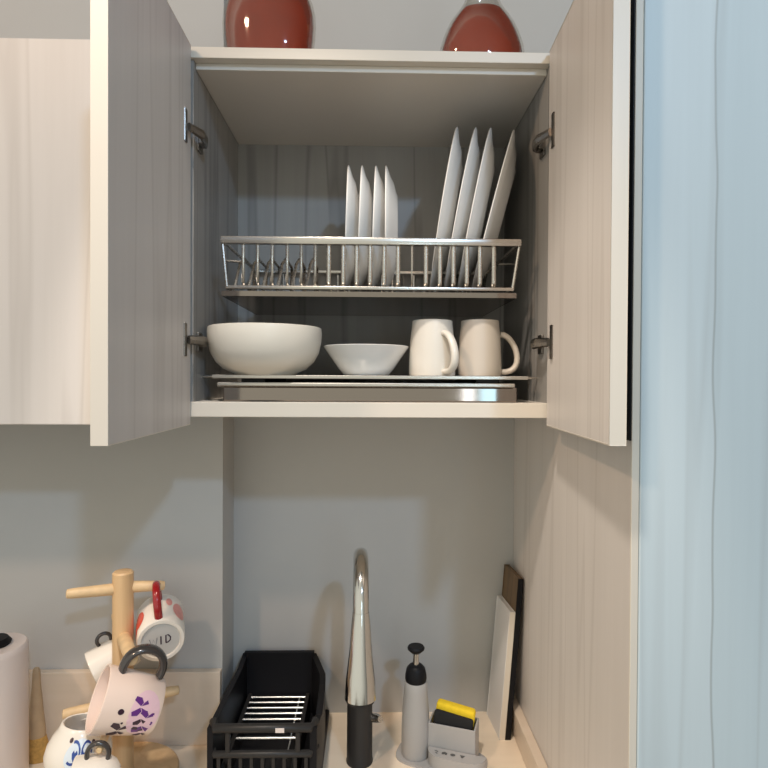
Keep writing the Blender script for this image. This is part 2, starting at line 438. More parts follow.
for sgn, xs in ((-1, RX0), (1, RX1)):                        # clips that hang the rack on the side panels
    xe = sgn * .2908
    m = MB().tube([(xs - sgn * .003, 1.17, RZT), (xe - sgn * .0005, 1.17, RZT + .002)], .0025, 8)
    rp(m, 'side_clip')
div_px = [243, 257.5, 272, 287, 301, 315, 328.5, 343, 356.5, 370, 384, 398, 412, 426, 440, 453.5, 467, 480, 494]
for i, px in enumerate(div_px):
    x = at(px, 268, RY0).x
    m = MB()
    if px < 320:    # round wires
        m.tube([(x, RY0 + .001, RZT - .006), (x, RY0 + .001, RZB + .01), (x, RY0 + .006, RZB + .004), (x, RY1 - .008, RZB + .004), (x, RY1 - .002, RZB + .01), (x, RY1 - .002, RZT - .006)], .0026, 8)
    else:           # flat strips
        m.tube([(x, RY0 + .001, RZT - .005), (x, RY0 + .001, RZB + .01), (x, RY0 + .006, RZB + .004), (x, RY1 - .008, RZB + .004), (x, RY1 - .002, RZB + .01), (x, RY1 - .002, RZT - .006)],
               .0017, 8, flat=2.2 if px != 412 else 1.0, up=(0, 1, 0))
    rp(m, 'divider')
for yy in (1.05, 1.13, 1.21):
    rp(MB().tube([(bx0, yy, RZB - .001), (bx1, yy, RZB - .001)], .0022, 8), 'cross_wire')
for i in range(6):                                            # cup loops in the left bay
    x = at(236 + i * 14.5, 268, RY0).x
    m = MB().tube([(x - .006, RY0 + .012, RZB), (x, RY0 + .03, RZB + .045), (x + .003, RY0 + .05, RZB + .058), (x + .003, RY0 + .13, RZB + .058), (x, RY0 + .15, RZB + .045), (x - .006, RY0 + .17, RZB)], .0026, 8)
    rp(m, 'cup_loop')

# ------------------------------------------------------------------ plates
def plate_mesh(name, Rp, depth):
    t = .0042
    out = [(0, .002), (.46 * Rp, .002), (.50 * Rp, 0), (.56 * Rp, 0), (.60 * Rp, .0025), (.74 * Rp, .007), (.84 * Rp, depth * .62), (.985 * Rp, depth - .002), (Rp, depth)]
    inn = [(.985 * Rp, depth + .0015), (.83 * Rp, depth * .62 + t), (.72 * Rp, .0075 + t), (.55 * Rp, .004 + t), (0, .0035 + t)]
    mb = MB(); mb.lathe(out + inn, 64)
    return mb
def place_plate(bpx, tpx, Rp, Yc, zb, depth, yaw=1.0):
    """standing on its rim at bpx (bottom), leaning so that the top rim appears at tpx"""
    a = at(bpx, 288, Yc).x; zt = zb + 2 * Rp * .985
    tx = at(tpx, 384 - (zt * F / Yc) + 0, Yc).x
    ang = math.asin((tx - a) / (2 * Rp))
    psi = math.atan2((a + tx) / 2, Yc) * yaw
    D = Vector((math.sin(psi), math.cos(psi), 0)); U = Vector((math.sin(ang), 0, math.cos(ang)))
    U = (U - D * U.dot(D)).normalized(); A = U.cross(D)
    rimc = Vector((a, Yc, zb)) + U * Rp
    return frame(rimc - A * depth, A, U)
LR_, LD = .1565, .022
SR_, SD = .119, .0215
big = [(430, 457, 'leftmost of the four large leaning plates, white, in the right of the rack'),
       (444, 475.5, 'second from left of the four large white plates leaning in the rack'),
       (457, 490, 'third from left of the four large white plates leaning in the rack'),
       (470.5, 512.5, 'large white plate leaning furthest right in the rack, nearest the right hinge')]
for i, (b_, t_, lab) in enumerate(big):
    mtx = place_plate(b_, t_, LR_, 1.125, RZB + .0075, LD, (.93, .9, .85, .76)[i])
    if i == 0:
        p = plate_mesh('dinner_plate', LR_, LD).build('dinner_plate', M['porcelain'], None, 45); p0 = p
    else:
        p = p0.copy(); C.objects.link(p)
    p.matrix_world = mtx; tag(p, lab, 'plate', 'large plates in the rack')
small = [(344.5, 348.5, 'leftmost of the four small upright plates, white, standing in the rack'),
         (357.5, 362, 'second from left of the four small white plates standing in the rack'),
         (371.5, 376, 'third from left of the four small white plates standing in the rack'),
         (385.5, 386, 'small white plate standing last on the right of the small upright four')]
for i, (b_, t_, lab) in enumerate(small):
    mtx = place_plate(b_, t_, SR_, 1.115, RZB + .0075, SD)
    if i == 0:
        p = plate_mesh('side_plate', SR_, SD).build('side_plate', M['porcelain'], None, 45); p0 = p
    else:
        p = p0.copy(); C.objects.link(p)
    p.matrix_world = mtx; tag(p, lab, 'plate', 'small plates in the rack')

# ------------------------------------------------------------------ lower drainer tray
dr = Vector((0, 1.12, ZB1))
dt = thing('drip_tray', 'steel drip tray under the bowls and mugs on the cabinet floor', 'drip tray', dr)
ZS = .0035
m = MB(); m.box(-.262, .262, .972, 1.272, ZS - .002, ZS, .0006)
m.box(-.262, .262, .970, .974, ZS - .006, ZS, .0008)
m.build('rack_top', M['steel'], dt, None, off=dr)
for sgn in (-1, 1):
    for yy in (1.02, 1.2):
        MB().tube([(sgn * .26, yy, ZS - .002), (sgn * .2905, yy, ZS - .003)], .0022, 8).build('support_pin', M['steel'], dt, 40, off=dr)
m = MB(); m.box(-.254, .240, .970, 1.272, -.0160, -.0085, .002); m.build('tray_rim', M['steel'], dt, None, off=dr)
m = MB(); m.box(-.246, .246, .980, 1.27, ZB1 + .0005, -.0160, .002); m.build('tray_body', M['tray'], dt, None, off=dr)
for x in (-.2, .2): MB().box(x - .02, x + .02, 1.0, 1.25, -.0085, ZS - .002).build('spacer', M['charcoal'], dt, None, off=dr)

# ------------------------------------------------------------------ bowls and mugs in the cabinet
def bowl(label, px0, px1, py_top, Y, prof, m, name='bowl'):
    a = at(px0, 350, Y); b = at(px1, 350, Y); rad = (b.x - a.x) / 2 * .995
    zt = at((px0 + px1) / 2, py_top, Y - rad * .0).z
    h = zt - ZS
    out = [(p * rad, z * h) for p, z in prof]
    t = .005
    inn = [(max(.001, p - t), z) for p, z in out if z > t * 1.6][::-1]
    pr = [(0, .003), (out[0][0] * .9, .003)] + out + [(out[-1][0] - t * .5, out[-1][1] + .0012)] + inn[0:] + [(inn[-1][0] * .8, t + .003), (0, t + .003)]
    o = MB().lathe(pr, 64).build(name, M[m], None, 50)
    o.location = ((a.x + b.x) / 2, Y, ZS + .0002)
    return tag(o, label, 'bowl')
bowl('big deep cream bowl at the left on the steel drip tray', 208.5, 322, 328.5, 1.02,
     [(.50, 0), (.53, .0), (.55, .03), (.72, .12), (.86, .28), (.95, .48), (.99, .72), (1.0, .9), (.99, 1.0)], 'stoneware')
bowl('small flared white bowl between the big bowl and the mugs', 323.5, 409, 347, 1.04,
     [(.46, 0), (.50, 0), (.54, .04), (.64, .22), (.78, .52), (.90, .78), (1.0, 1.0)], 'porcelain')

def mug_parts(root, prof, t, mbody, mhandle, mbase=None, handle=None, hrad=.005, hflat=1.5, up=None):
    """local frame: axis Z from base to mouth, handle towards +X"""
    h = prof[-1][1]
    inn = [(p - t, z) for p, z in prof if z > t * 2][::-1]
    pr = [(0, .003), (prof[0][0] * .82, .003), (prof[0][0] * .86, 0)] + prof + [(prof[-1][0] - t * .5, h + .001)] + inn + [(inn[-1][0] * .85, t + .003), (0, t + .003)]
    b = MB().lathe(pr, 56).build('body', M[mbody], root, 50)
    hd = MB().tube(handle, hrad, 12, flat=hflat, up=None).build('handle', M[mhandle], root, 60)
    return b, hd
def bez(p0, p1, p2, p3, n=14):
    p0, p1, p2, p3 = map(Vector, (p0, p1, p2, p3)); r = []
    for i in range(n + 1):
        s = i / n; r.append(p0 * (1 - s) ** 3 + p1 * 3 * s * (1 - s) ** 2 + p2 * 3 * s * s * (1 - s) + p3 * s ** 3)
    return r
def cab_mug(label, px0, px1, py_top, Y, ang, m):
    a = at(px0, 372, Y); b = at(px1, 372, Y); rad = (b.x - a.x) / 2
    h = at((px0 + px1) / 2, py_top, Y).z - ZS
    r = thing('mug', label, 'mug', mat=frame(((a.x + b.x) / 2, Y, ZS + .0003), (0, 0, 1), (math.cos(ang), math.sin(ang), 0)), group='mugs in the cabinet')
    prof = [(rad * .97, 0), (rad, .003), (rad * .995, h * .25), (rad * .96, h * .6), (rad * .885, h * .9), (rad * .865, h)]
    hp = bez((rad * .93, 0, h * .76), (rad * 1.60, 0, h * .78), (rad * 2.30, 0, h * .02), (rad * .95, 0, h * .075))
    mug_parts(r, prof, .004, m, m, handle=hp, hrad=.0052, hflat=1.35)
    return r
cab_mug('off-white mug with its handle towards the viewer, beside the small bowl', 409, 455, 321.5, 1.035, R(-63), 'stonemug')
cab_mug('beige mug with its handle pointing right, rightmost on the tray', 458, 501, 321.5, 1.035, R(-4), 'stoneware2')

# ------------------------------------------------------------------ black dish drainer on the worktop
kr = Vector((-.185, 1.13, ZC))
dd = thing('dish_drainer', 'black plastic dish drainer with silver wires on the worktop left of the tap', 'dish drainer', kr)
def kp(mb, n, m='black', par=None, sm=None): return mb.build(n, M[m], par or dd, sm, off=kr)
KX0b, KX1b = at(244, 655, 1.27).x, at(313, 655, 1.27).x
ZK = at(280, 652, 1.275).z
KYf = 1.0; KX0f, KX1f = at(207, 728, KYf).x, at(318, 728, KYf).x
kp(MB().box(-.283, -.088, 1.005, 1.288, ZC + .0005, ZC + .016, .004), 'base_tray')
# back wall
kp(MB().prism([(KX0b - .002, ZC + .016), (KX1b + .004, ZC + .016), (KX1b + .002, ZK), (KX0b, ZK)], (0, 1.283, 0), (1, 0, 0), (0, 0, 1), (0, -1, 0), .010), 'back_wall')
# side walls: top edge falls from the back wall to the front rail
zf = at(260, 728, KYf).z
m = MB()
o_ = Vector((KX0f, 0, 0))
ysd = [(1.0, ZC + .012), (1.28, ZC + .012), (1.28, ZK - .004), (1.22, ZK - .012), (1.0, zf)]
def side(xf, xb, tk):
    mb = MB(); A = []; B = []
    for y, z in ysd:
        x = xf + (xb - xf) * (y - 1.0) / .28
        A.append(mb.bm.verts.new((x, y, z))); B.append(mb.bm.verts.new((x + tk, y, z)))
    mb.bm.faces.new(A); mb.bm.faces.new(B[::-1])
    for i in range(len(A)):
        j = (i + 1) % len(A); mb.bm.faces.new((A[i], A[j], B[j], B[i]))
    return mb
kp(side(KX0f, KX0b - .004, .010), 'side_wall')
# the right side swells outwards in its rear half
def wall_strip(pts, tk):
    mb = MB(); V = []
    for y, x, z in pts:
        V.append([mb.bm.verts.new((x, y, ZC + .012)), mb.bm.verts.new((x, y, z)), mb.bm.verts.new((x - tk, y, z)), mb.bm.verts.new((x - tk, y, ZC + .012))])
    for A, B in zip(V, V[1:]):
        for k in range(4): mb.bm.faces.new((A[k], A[(k + 1) % 4], B[(k + 1) % 4], B[k]))
    mb.bm.faces.new(V[0]); mb.bm.faces.new(V[-1][::-1]); return mb
xk = at(325.5, 682, 1.19).x
kp(wall_strip([(1.282, KX1b + .006, ZK - .006), (1.25, KX1b + .018, ZK - .010), (1.215, xk - .002, ZK - .018), (1.19, xk, ZK - .026), (1.10, xk + .001, ZK - .036), (1.0, KX1f - .002, zf)], .012), 'side_wall')
# front frame
fm = MB(); fm.tube([(KX0f + .006, KYf + .02, zf), (KX0f + .012, KYf, zf), (KX1f - .012, KYf, zf), (KX1f - .006, KYf + .02, zf)], .0075, 12)
kp(fm, 'front_rail', 'charcoal', sm=50)
z2 = at(260, 754, KYf).z
kp(MB().tube([(KX0f + .004, KYf + .02, z2), (KX0f + .012, KYf, z2), (KX1f - .012, KYf, z2), (KX1f - .004, KYf + .02, z2)], .006, 12), 'front_rail', 'charcoal', sm=50)
stx = at(280.5, 728, KYf).x
kp(MB().box(stx - .0075, stx + .0075, KYf - .0081, KYf - .0074, zf - .004, zf + .004, .0002), 'sticker', 'canister')
for px in (228, 298):
    x = at(px, 740, KYf).x; kp(MB().box(x - .004, x + .004, KYf - .004, KYf + .004, z2 - .002, zf + .002, .001), 'front_post', 'charcoal')
for k in range(9):
    x = KX0f + .02 + k * (KX1f - KX0f - .04) / 8; kp(MB().box(x - .003, x + .003, KYf - .003, KYf + .003, ZC + .014, z2, .0008), 'front_slat', 'charcoal')
# wire floor
zw = ZC + .056
wl, wr = KX0b + .018, KX1b - .014
for k in range(8):
    y = 1.262 - .0205 * k
    kp(MB().tube([(wl - .004, y, zw), (wr, y, zw)], .0030, 8), 'wire', 'wire', sm=60)
kp(MB().tube([(wr - .014, 1.265, zw - .004), (wr - .014, 1.01, zw - .004)], .002, 8), 'cross_wire', 'wire', sm=60)
m = MB()
for x in (wl - .006, wr + .001): m.box(x - .002, x + .006, 1.005, 1.272, ZC + .016, zw + .004, .001)
kp(m, 'inner_frame', 'charcoal')

# ------------------------------------------------------------------ tap
fx = at(359.5, 760, 1.13).x
fb = Vector((fx, 1.135, ZC))
tap = thing('kitchen_tap', 'tall steel pull-down kitchen tap with dark base behind the sink', 'tap', fb)
def fp(mb, n, m, sm=50): return mb.build(n, M[m], tap, sm, off=fb)
fp(MB().lathe([(0, 0), (.0258, 0), (.0262, .003), (.0250, .006), (.0245, .12), (.0225, .17), (.0175, .19), (0, .19)], 40, c=(fx, 1.135, ZC + .0004)), 'base', 'charcoal')
zt = at(361, 552, 1.05).z
path = [(fx, 1.135, ZC + .185), (fx, 1.135, zt - .085)]
for k in range(1, 12):
    a = PI * k / 12
    path.append((fx + .0035 * (1 - math.cos(a)) * .5, 1.06 + .075 * math.cos(a), zt - .0825 + .0705 * math.sin(a)))
xs = fx + .0035
path.append((xs, .985, zt - .085))
fp(MB().tube(path, .0135, 20), 'neck', 'chrome', 60)
hz0 = at(361, 698, .975).z
sp = [(xs, .985, zt - .082), (xs, .983, zt - .105), (xs, .980, zt - .15), (xs, .977, hz0 + .03), (xs, .975, hz0)]
fp(MB().tube(sp, [.0140, .0165, .0195, .0245, .0262], 32), 'spray_head', 'chrome', 50)
fp(MB().lathe([(0, 0), (.024, 0), (.024, .004), (0, .004)], 32, c=(xs, .975, hz0 - .004)), 'spray_face', 'charcoal', 40)
lv = MB().tube([(fx + .02, 1.135, ZC + .085), (fx + .034, 1.130, ZC + .086), (fx + .040, 1.12, ZC + .09)], [.008, .008, .006], 12)
fp(lv, 'lever', 'steel', 50)

# ------------------------------------------------------------------ soap dispenser, caddy and sponge
sY = 1.15
sx = at(415.5, 740, sY).x
s0 = Vector((sx, sY, ZC + .0045))
soap = thing('soap_dispenser', 'grey soap dispenser bottle with black pump beside the sponge caddy', 'soap dispenser', s0)
zcol = at(415, 680.5, sY).z - s0.z; zcap = at(415, 664, sY).z - s0.z; ztop = at(415, 646, sY).z - s0.z
rb = (at(430, 740, sY).x - at(402, 740, sY).x) / 2
MB().lathe([(0, 0), (rb * .96, 0), (rb, .004), (rb, .05), (rb * .95, zcol * .6), (rb * .83, zcol * .88), (rb * .80, zcol - .002), (rb * .76, zcol), (0, zcol)], 48).build('bottle', M['grey'], soap, 45)
MB().lathe([(0, zcol), (rb * .72, zcol), (rb * .77, zcol + .005), (rb * .76, zcol + .012), (rb * .66, zcap - .008), (rb * .48, zcap - .002), (rb * .32, zcap), (0, zcap)], 40).build('collar', M['black'], soap, 40)
MB().lathe([(0, zcap), (.0062, zcap), (.0052, ztop - .012), (0, ztop - .012)], 20).build('pump_stem', M['chrome'], soap, 40)
MB().lathe([(0, ztop - .014), (.009, ztop - .013), (.0165, ztop - .006), (.0170, ztop - .003), (.0150, ztop), (0, ztop)], 32).build('pump_head', M['black'], soap, 40)

ca = R(-19); cax = Vector((math.cos(ca), math.sin(ca), 0)); cay = Vector((-math.sin(ca), math.cos(ca), 0)); UZ = Vector((0, 0, 1))
cc = at(453, 745, 1.15); c0 = Vector((cc.x, 1.142, ZC))
cadm = frame(c0, UZ, cax)
cad = thing('sponge_caddy', 'grey plastic sponge caddy with printed icons beside the soap dispenser', 'caddy', mat=cadm)
# base plate: a rounded slab running under the dispenser too
pts = []
for k in range(40):
    a = 2 * PI * k / 40; cu = math.copysign(abs(math.cos(a)) ** .55, math.cos(a)); su = math.copysign(abs(math.sin(a)) ** .6, math.sin(a))
    pts.append((-.022 + .089 * cu, -.012 + .042 * su))
MB().prism(pts, (0, 0, 0), (1, 0, 0), (0, 1, 0), (0, 0, 1), .004).build('base_plate', M['grey'], cad)
hb = MB()
hw, hd, hh, tk = .046, .024, .074, .003
hb.box(-hw, hw, -hd, -hd + tk, .004, hh, .001).box(-hw, hw, hd - tk, hd, .004, hh, .001)
hb.box(-hw, -hw + tk, -hd + tk, hd - tk, .004, hh).box(hw - tk, hw, -hd + tk, hd - tk, .004, hh)
hb.box(-hw + tk, hw - tk, -hd + tk, hd - tk, .004, .007)
hb.build('holder', M['grey'], cad)
lip = MB(); lp = []
for k in range(21):
    a = PI + PI * k / 20; lp.append((.012 + .056 * math.copysign(abs(math.cos(a)) ** .5, math.cos(a)), -.026 + .030 * math.sin(a)))
lip.prism(lp, (0, 0, .004), (1, 0, 0), (0, 1, 0), (0, 0, 1), .026)
lip.build('drain_lip', M['grey'], cad, 40)
ic = MB()
fn = lambda u, v: Vector((u, -.026 + v, .0304))
ic = MB()
for k, u in enumerate((-.026, -.010, .006, .024)):
    v0 = -.013
    if k == 0: ic.stroke([(u - .004, v0 + .003), (u, v0 + .004), (u + .003, v0 + .001), (u - .001, v0 - .002), (u + .003, v0 - .005)], .0018, fn)
    elif k == 1: ic.decal([(u - .005, v0 - .004), (u - .0015, v0 - .004), (u - .0015, v0 - .001), (u + .0015, v0 - .001), (u + .0015, v0 - .004), (u + .005, v0 - .004), (u + .005, v0 + .002), (u, v0 + .005), (u - .005, v0 + .002)], fn)
    elif k == 2: ic.decal([(u + .005 * math.cos(a * PI / 6), v0 + .004 * math.sin(a * PI / 6)) for a in range(12)], fn)
    else: ic.decal([(u - .005, v0 + .004), (u + .005, v0 + .004), (u + .0015, v0 - .004), (u - .001, v0 - .004)], fn)
ic.stroke([(.030, .003), (.038, .003)], .002, fn)
ic.build('printed_icons', M['grey_dark'], cad)
# sponge leaning in the holder
tilt = R(14)
sm_ = cadm @ Matrix.Translation((-.0015, 0, .056)) @ Matrix.Rotation(R(7), 4, 'Y')
sponge = thing('sponge', 'yellow sponge with black scourer face sitting in the grey caddy', 'sponge', mat=sm_)
MB().box(-.0385, .0385, -.004, .017, -.035, .046, .006, 3).build('foam', M['yellow'], sponge, 50)
MB().box(-.0385, .0385, -.017, -.0045, -.035, .036, .005, 3).build('scourer', M['scrub'], sponge, 50)

# ------------------------------------------------------------------ boards leaning on the right panel
def board(name, label, nb, fb_, ht, thick, zh, lean, mface, edge=None):
    """nb, fb_: near and far bottom corners (x, y) of the left face"""
    n = Vector((nb[0], nb[1], ZC + .0006)); f = Vector((fb_[0], fb_[1], ZC + .0006))
    d = (f - n); L = d.length; d.normalize()
    out = Vector((d.y, -d.x, 0))
    if out.x < 0: out = -out
    up = (Vector((0, 0, 1)) * math.cos(lean) + out * math.sin(lean)); nn = (out * math.cos(lean) - Vector((0, 0, 1)) * math.sin(lean))
    r = thing(name, label, 'chopping board', n)
    m = MB(); c = n + d * L / 2 + up * zh / 2 + nn * thick / 2 + Vector((0, 0, thick * math.sin(lean)))
    m.obox(c, d, up, nn, L / 2, zh / 2, thick / 2, .0015)
    b_ = m.build('board', M[mface], r, None, off=n)
    if edge:
        e = MB(); e.obox(c - d * (L / 2 + .0006), d, up, nn, .001, zh / 2 + .0006, thick / 2 + .0006, .0004)
        e.build('edge_band', M[edge], r, None, off=n)
    return r
board('chopping_board', 'narrow white board leaning on the right panel in front of a brown board', (.2690, 1.197), (.2620, 1.288), 0, .010, .263, R(4.6), 'white_board', 'edge')
board('chopping_board', 'narrow dark brown board with black edge standing behind the white board', (.2815, 1.197), (.2745, 1.289), 0, .0095, .332, R(4.3), 'brown_board', 'black')

# ------------------------------------------------------------------ mug tree
PY = 1.08
px_ = at(123, 660, PY).x
zt = at(123, 571, PY).z
m0 = Vector((px_, PY, ZC))
tree = thing('mug_tree', 'bamboo mug tree with pegs standing on the worktop at the left', 'mug tree', m0)
def tp(mb, n, m, sm=50): return mb.build(n, M[m], tree, sm, off=m0)
tp(MB().lathe([(0, 0), (.096, 0), (.098, .003), (.098, .013), (.095, .016), (0, .016)], 56, c=m0 + Vector((0, 0, .0005))), 'base', 'bamboo', 40)
tp(MB().lathe([(0, .016), (.0182, .016), (.0182, zt - ZC - .003), (.0155, zt - ZC), (0, zt - ZC)], 40, c=m0), 'post', 'bamboo', 40)
def peg(p0, p1, r=.0106):
    p0 = Vector(p0); p1 = Vector(p1); d = p1 - p0
    tp(MB().tube([p0, p0 + d * .03, p0 + d * .85, p1 - d * .02, p1], [r * .9, r, r * .85, r * .75, r * .5], 16), 'peg', 'peg', 50)
PD = Vector((.912, .41, 0)); QD = Vector((.50, -.866, 0))
zp1 = at(90, 594, 1.05).z; zp3 = at(90, 708, 1.06).z; zp2 = at(131, 660, .985).z
c1 = Vector((px_, PY, zp1)); c2 = Vector((px_, PY, zp2)); c3 = Vector((px_, PY, zp3))
tip1 = c1 + PD * .072 + Vector((0, 0, -.006))
peg(c1 - PD * .015, c1 - PD * .092 + Vector((0, 0, .003))); peg(c1 + PD * .015, tip1)
peg(c2 + QD * .012, c2 + QD * .112, .0125); peg(c2 - QD * .012, c2 - QD * .108)
peg(c3 - PD * .015, c3 - PD * .098); peg(c3 + PD * .015, c3 + PD * .098)

# hanging mugs: local frame has Z from base to mouth, X towards the handle
def hang(label, base, axis, up, rad, h, mbody, mhandle, hx=.045, taper=1.0, hr=.0055, hflat=1.6, h0=.18, h1=.82):
    r = thing('mug', label, 'mug', mat=frame(base, axis, up), group='mugs on the mug tree')
    prof = [(rad * taper * .95, 0), (rad * taper, .004), (rad * (1 + taper) / 2, h * .5), (rad, h * .95), (rad * .995, h)]
    hp = bez((rad * .94, 0, h * h0), (rad + hx * 1.25, 0, h * (h0 - .12)), (rad + hx * 1.35, 0, h * (h1 + .1)), (rad * .94, 0, h * h1), 18)
    b, hd = mug_parts(r, prof, .004, mbody, mhandle, handle=hp, hrad=hr, hflat=hflat)
    return r, b, hd
def on_side(rad, rad2, h):
    """(u = angle from the handle in radians, v = height) on the outside of a mug whose base radius is rad2"""
    def f(u, v):
        q = rad2 + (rad - rad2) * min(1, max(0, v / h)) + .0007
        return Vector((q * math.cos(u), q * math.sin(u), v))
    return f

# a) white and red mug on the upper right peg, base towards the viewer
bc = at(161, 641, 1.06); ra = .043
A_ = Vector((-.34, .93, .17)).normalized()
mg, body, _ = hang('white and coral red mug hanging from the upper right peg, base facing out', bc, A_, (-.10, 0, 1), ra, .088, 'mugwhite', 'red', hx=.046, taper=.97, hr=.0062, hflat=1.15, h0=.10, h1=.80)
f = on_side(ra, ra * .97, .088)
d = MB(); d.decal([(-.95 + .30 * math.cos(a * PI / 8), .040 + .022 * math.sin(a * PI / 8)) for a in range(16)], f)
d.decal([(-1.32 + .22 * math.cos(a * PI / 8), .030 + .024 * math.sin(a * PI / 8)) for a in range(16)], f); d.build('coral_print', M['redprint'], mg)
d = MB(); d.decal([(.95 + .34 * math.cos(a * PI / 8), .042 + .024 * math.sin(a * PI / 8)) for a in range(16)], f)
d.decal([(.45 + .14 * math.cos(a * PI / 8), .060 + .012 * math.sin(a * PI / 8)) for a in range(16)], f); d.build('rose_print', M['roseprint'], mg)
MB().lathe([(0, .0024), (ra * .74, .0024), (ra * .74, .0030), (0, .0030)], 40).build('base_recess', M['ringgrey'], mg, 40)
fb2 = lambda u, v: Vector((v, u, .0019))      # seen from below the mug: u runs to the viewer's right
d = MB()
d.stroke([(-.019, .006), (-.016, -.007), (-.0125, .004), (-.009, -.007), (-.006, .007)], .0016, fb2)
d.build('faint_lettering', M['inkgrey'], mg)
d = MB()
d.stroke([(.0005, .008), (-.0005, -.008)], .0024, fb2)
d.stroke([(.008, -.007), (.009, .008), (.013, .008), (.0165, .003), (.0155, -.003), (.012, -.006), (.008, -.007)], .0024, fb2)
d.build('dark_lettering', M['darkprint'], mg)

# b) blush mug with purple butterflies on the front peg, mouth to the left
rbm, hbm = .052, .094
mc = at(127.5, 702, .98)
A_ = Vector((-.82, -.42, .36)).normalized()
mg, body, _ = hang('blush pink mug with purple butterflies and dark handle on the front peg', mc - A_ * hbm * .5, A_, (.30, .1, 1), rbm, hbm, 'mugpink', 'greyglaze', hx=.040, taper=.86, hr=.0068, hflat=1.9, h0=.14, h1=.80)
f = on_side(rbm, rbm * .86, hbm)
SG = -1
def wing(mb, u, v, s, flip=1):
    mb.decal([(SG * (u + flip * .02 * s), v), (SG * (u + flip * .16 * s), v + .011 * s), (SG * (u + flip * .27 * s), v + .009 * s), (SG * (u + flip * .25 * s), v + .001 * s), (SG * (u + flip * .12 * s), v - .003 * s)], f)
    mb.decal([(SG * (u + flip * .02 * s), v - .001 * s), (SG * (u + flip * .12 * s), v - .004 * s), (SG * (u + flip * .20 * s), v - .008 * s), (SG * (u + flip * .10 * s), v - .011 * s)], f)
PRINT_B = (mg, f, wing)

def butterflies(S, umid):
    global SG
    SG = S
    d = MB(); d.decal([(SG * (umid + .80 * math.cos(a * PI / 10)), .027 + .024 * math.sin(a * PI / 10)) for a in range(20)], lambda u, v: f(u, v) - (f(u, v) - Vector((0, 0, v))).normalized() * .00035)
    d.build('pink_wash', M['pinkprint'], mg)
    d = MB(); wing(d, umid - .25, .036, 1.1, 1); wing(d, umid - .25, .036, 1.1, -1); wing(d, umid + .35, .024, 1.2, 1); wing(d, umid + .1, .022, 1.0, -1)
    d.stroke([(SG * (umid - .1), .012), (SG * (umid + .25), .010), (SG * (umid + .6), .014)], .003, f); d.build('purple_butterflies', M['purple'], mg)
    d = MB(); wing(d, umid + .62, .058, 1.2, 1); wing(d, umid + .62, .058, 1.2, -1); wing(d, umid + .1, .030, .9, 1); wing(d, umid + .65, .028, .9, -1); wing(d, umid + .7, .02, .9, 1)
    d.decal([(SG * (umid - .05 + .09 * math.cos(a * PI / 5)), .064 + .005 * math.sin(a * PI / 5)) for a in range(10)], f)
    d.decal([(SG * (umid + .3 + .04 * math.cos(a * PI / 4)), .056 + .002 * math.sin(a * PI / 4)) for a in range(8)], f)
    d.build('dark_butterflies', M['darkprint'], mg)
butterflies(-1, 1.45)

# c) white belly mug with blue print on the lower left peg, print towards the viewer
hc = .092
A_ = Vector((.14, .16, .97)).normalized()
rim = at(85, 722, 1.005)
HD = Vector((-.32, .95, 0))
r = thing('mug', 'white rounded mug with blue swirls and hearts on the lower left peg', 'mug', mat=frame(rim - A_ * hc, A_, HD), group='mugs on the mug tree')
profc = [(.032, 0), (.036, .003), (.047, .020), (.0525, .040), (.051, .056), (.045, .072), (.038, .084), (.036, hc)]
mug_parts(r, profc, .004, 'mugwhite', 'mugwhite', handle=bez((.048, 0, .030), (.088, 0, .020), (.095, 0, .118), (.036, 0, .078), 18), hrad=.0055, hflat=1.4)
def f(u, v):
    v += VUP
    for (r0, z0), (r1, z1) in zip(profc, profc[1:]):
        if z0 <= v <= z1: q = r0 + (r1 - r0) * (v - z0) / (z1 - z0); break
    return Vector(((q + .0008) * math.cos(u), (q + .0008) * math.sin(u), v))
VUP = .014
inset = lambda u, v: f(u, v) - Vector((math.cos(u), math.sin(u), 0)) * .0004
CROT = -.05
U0 = PI + .12 + CROT                                  # the side turned to the viewer
d = MB(); d.decal([(U0 + .46 * math.cos(a * PI / 12), .045 + .024 * math.sin(a * PI / 12)) for a in range(24)], inset)
d.build('pale_blue_wash', M['paleblue'], r)
d = MB()
def ring(mb, cu, cv, ru, rv, w, a0, a1, n=16):
    for k in range(n):
        q = []
        for a, sgn in ((a0 + (a1 - a0) * k / n, 1), (a0 + (a1 - a0) * (k + 1) / n, 1), (a0 + (a1 - a0) * (k + 1) / n, -1), (a0 + (a1 - a0) * k / n, -1)):
            e = 1 + sgn * w
            q.append(mb.bm.verts.new(f(cu + ru * e * math.cos(a), cv + rv * e * math.sin(a))))
        mb.bm.faces.new(q)
ring(d, U0 + .20, .054, .15, .011, .16, -.4, 3.9); ring(d, U0 - .22, .050, .20, .015, .13, -2.2, 1.9)
for u0, v0 in ((U0 + .12, .047), (U0 - .16, .047)):
    d.decal([(u0 + .09 * a, v0 + .009 * b) for a, b in ((0, .35), (.5, .8), (1, .3), (.6, -.4), (0, -1), (-.6, -.4), (-1, .3), (-.5, .8))], f)
d.decal([(U0 + .26, .036), (U0 + .14, .036), (U0 + .10, .026), (U0 + .14, .014), (U0 + .28, .012), (U0 + .22, .026)], f)
d.build('blue_swirls', M['blueprint'], r)
for u0, v0 in ((U0 + .42, .063), (U0 - .40, .066)):
    MB().decal([(u0 + .07 * math.cos(a * PI / 5), v0 + .0035 * math.sin(a * PI / 5)) for a in range(10)], f).build('dark_dot', M['darkprint'], r)

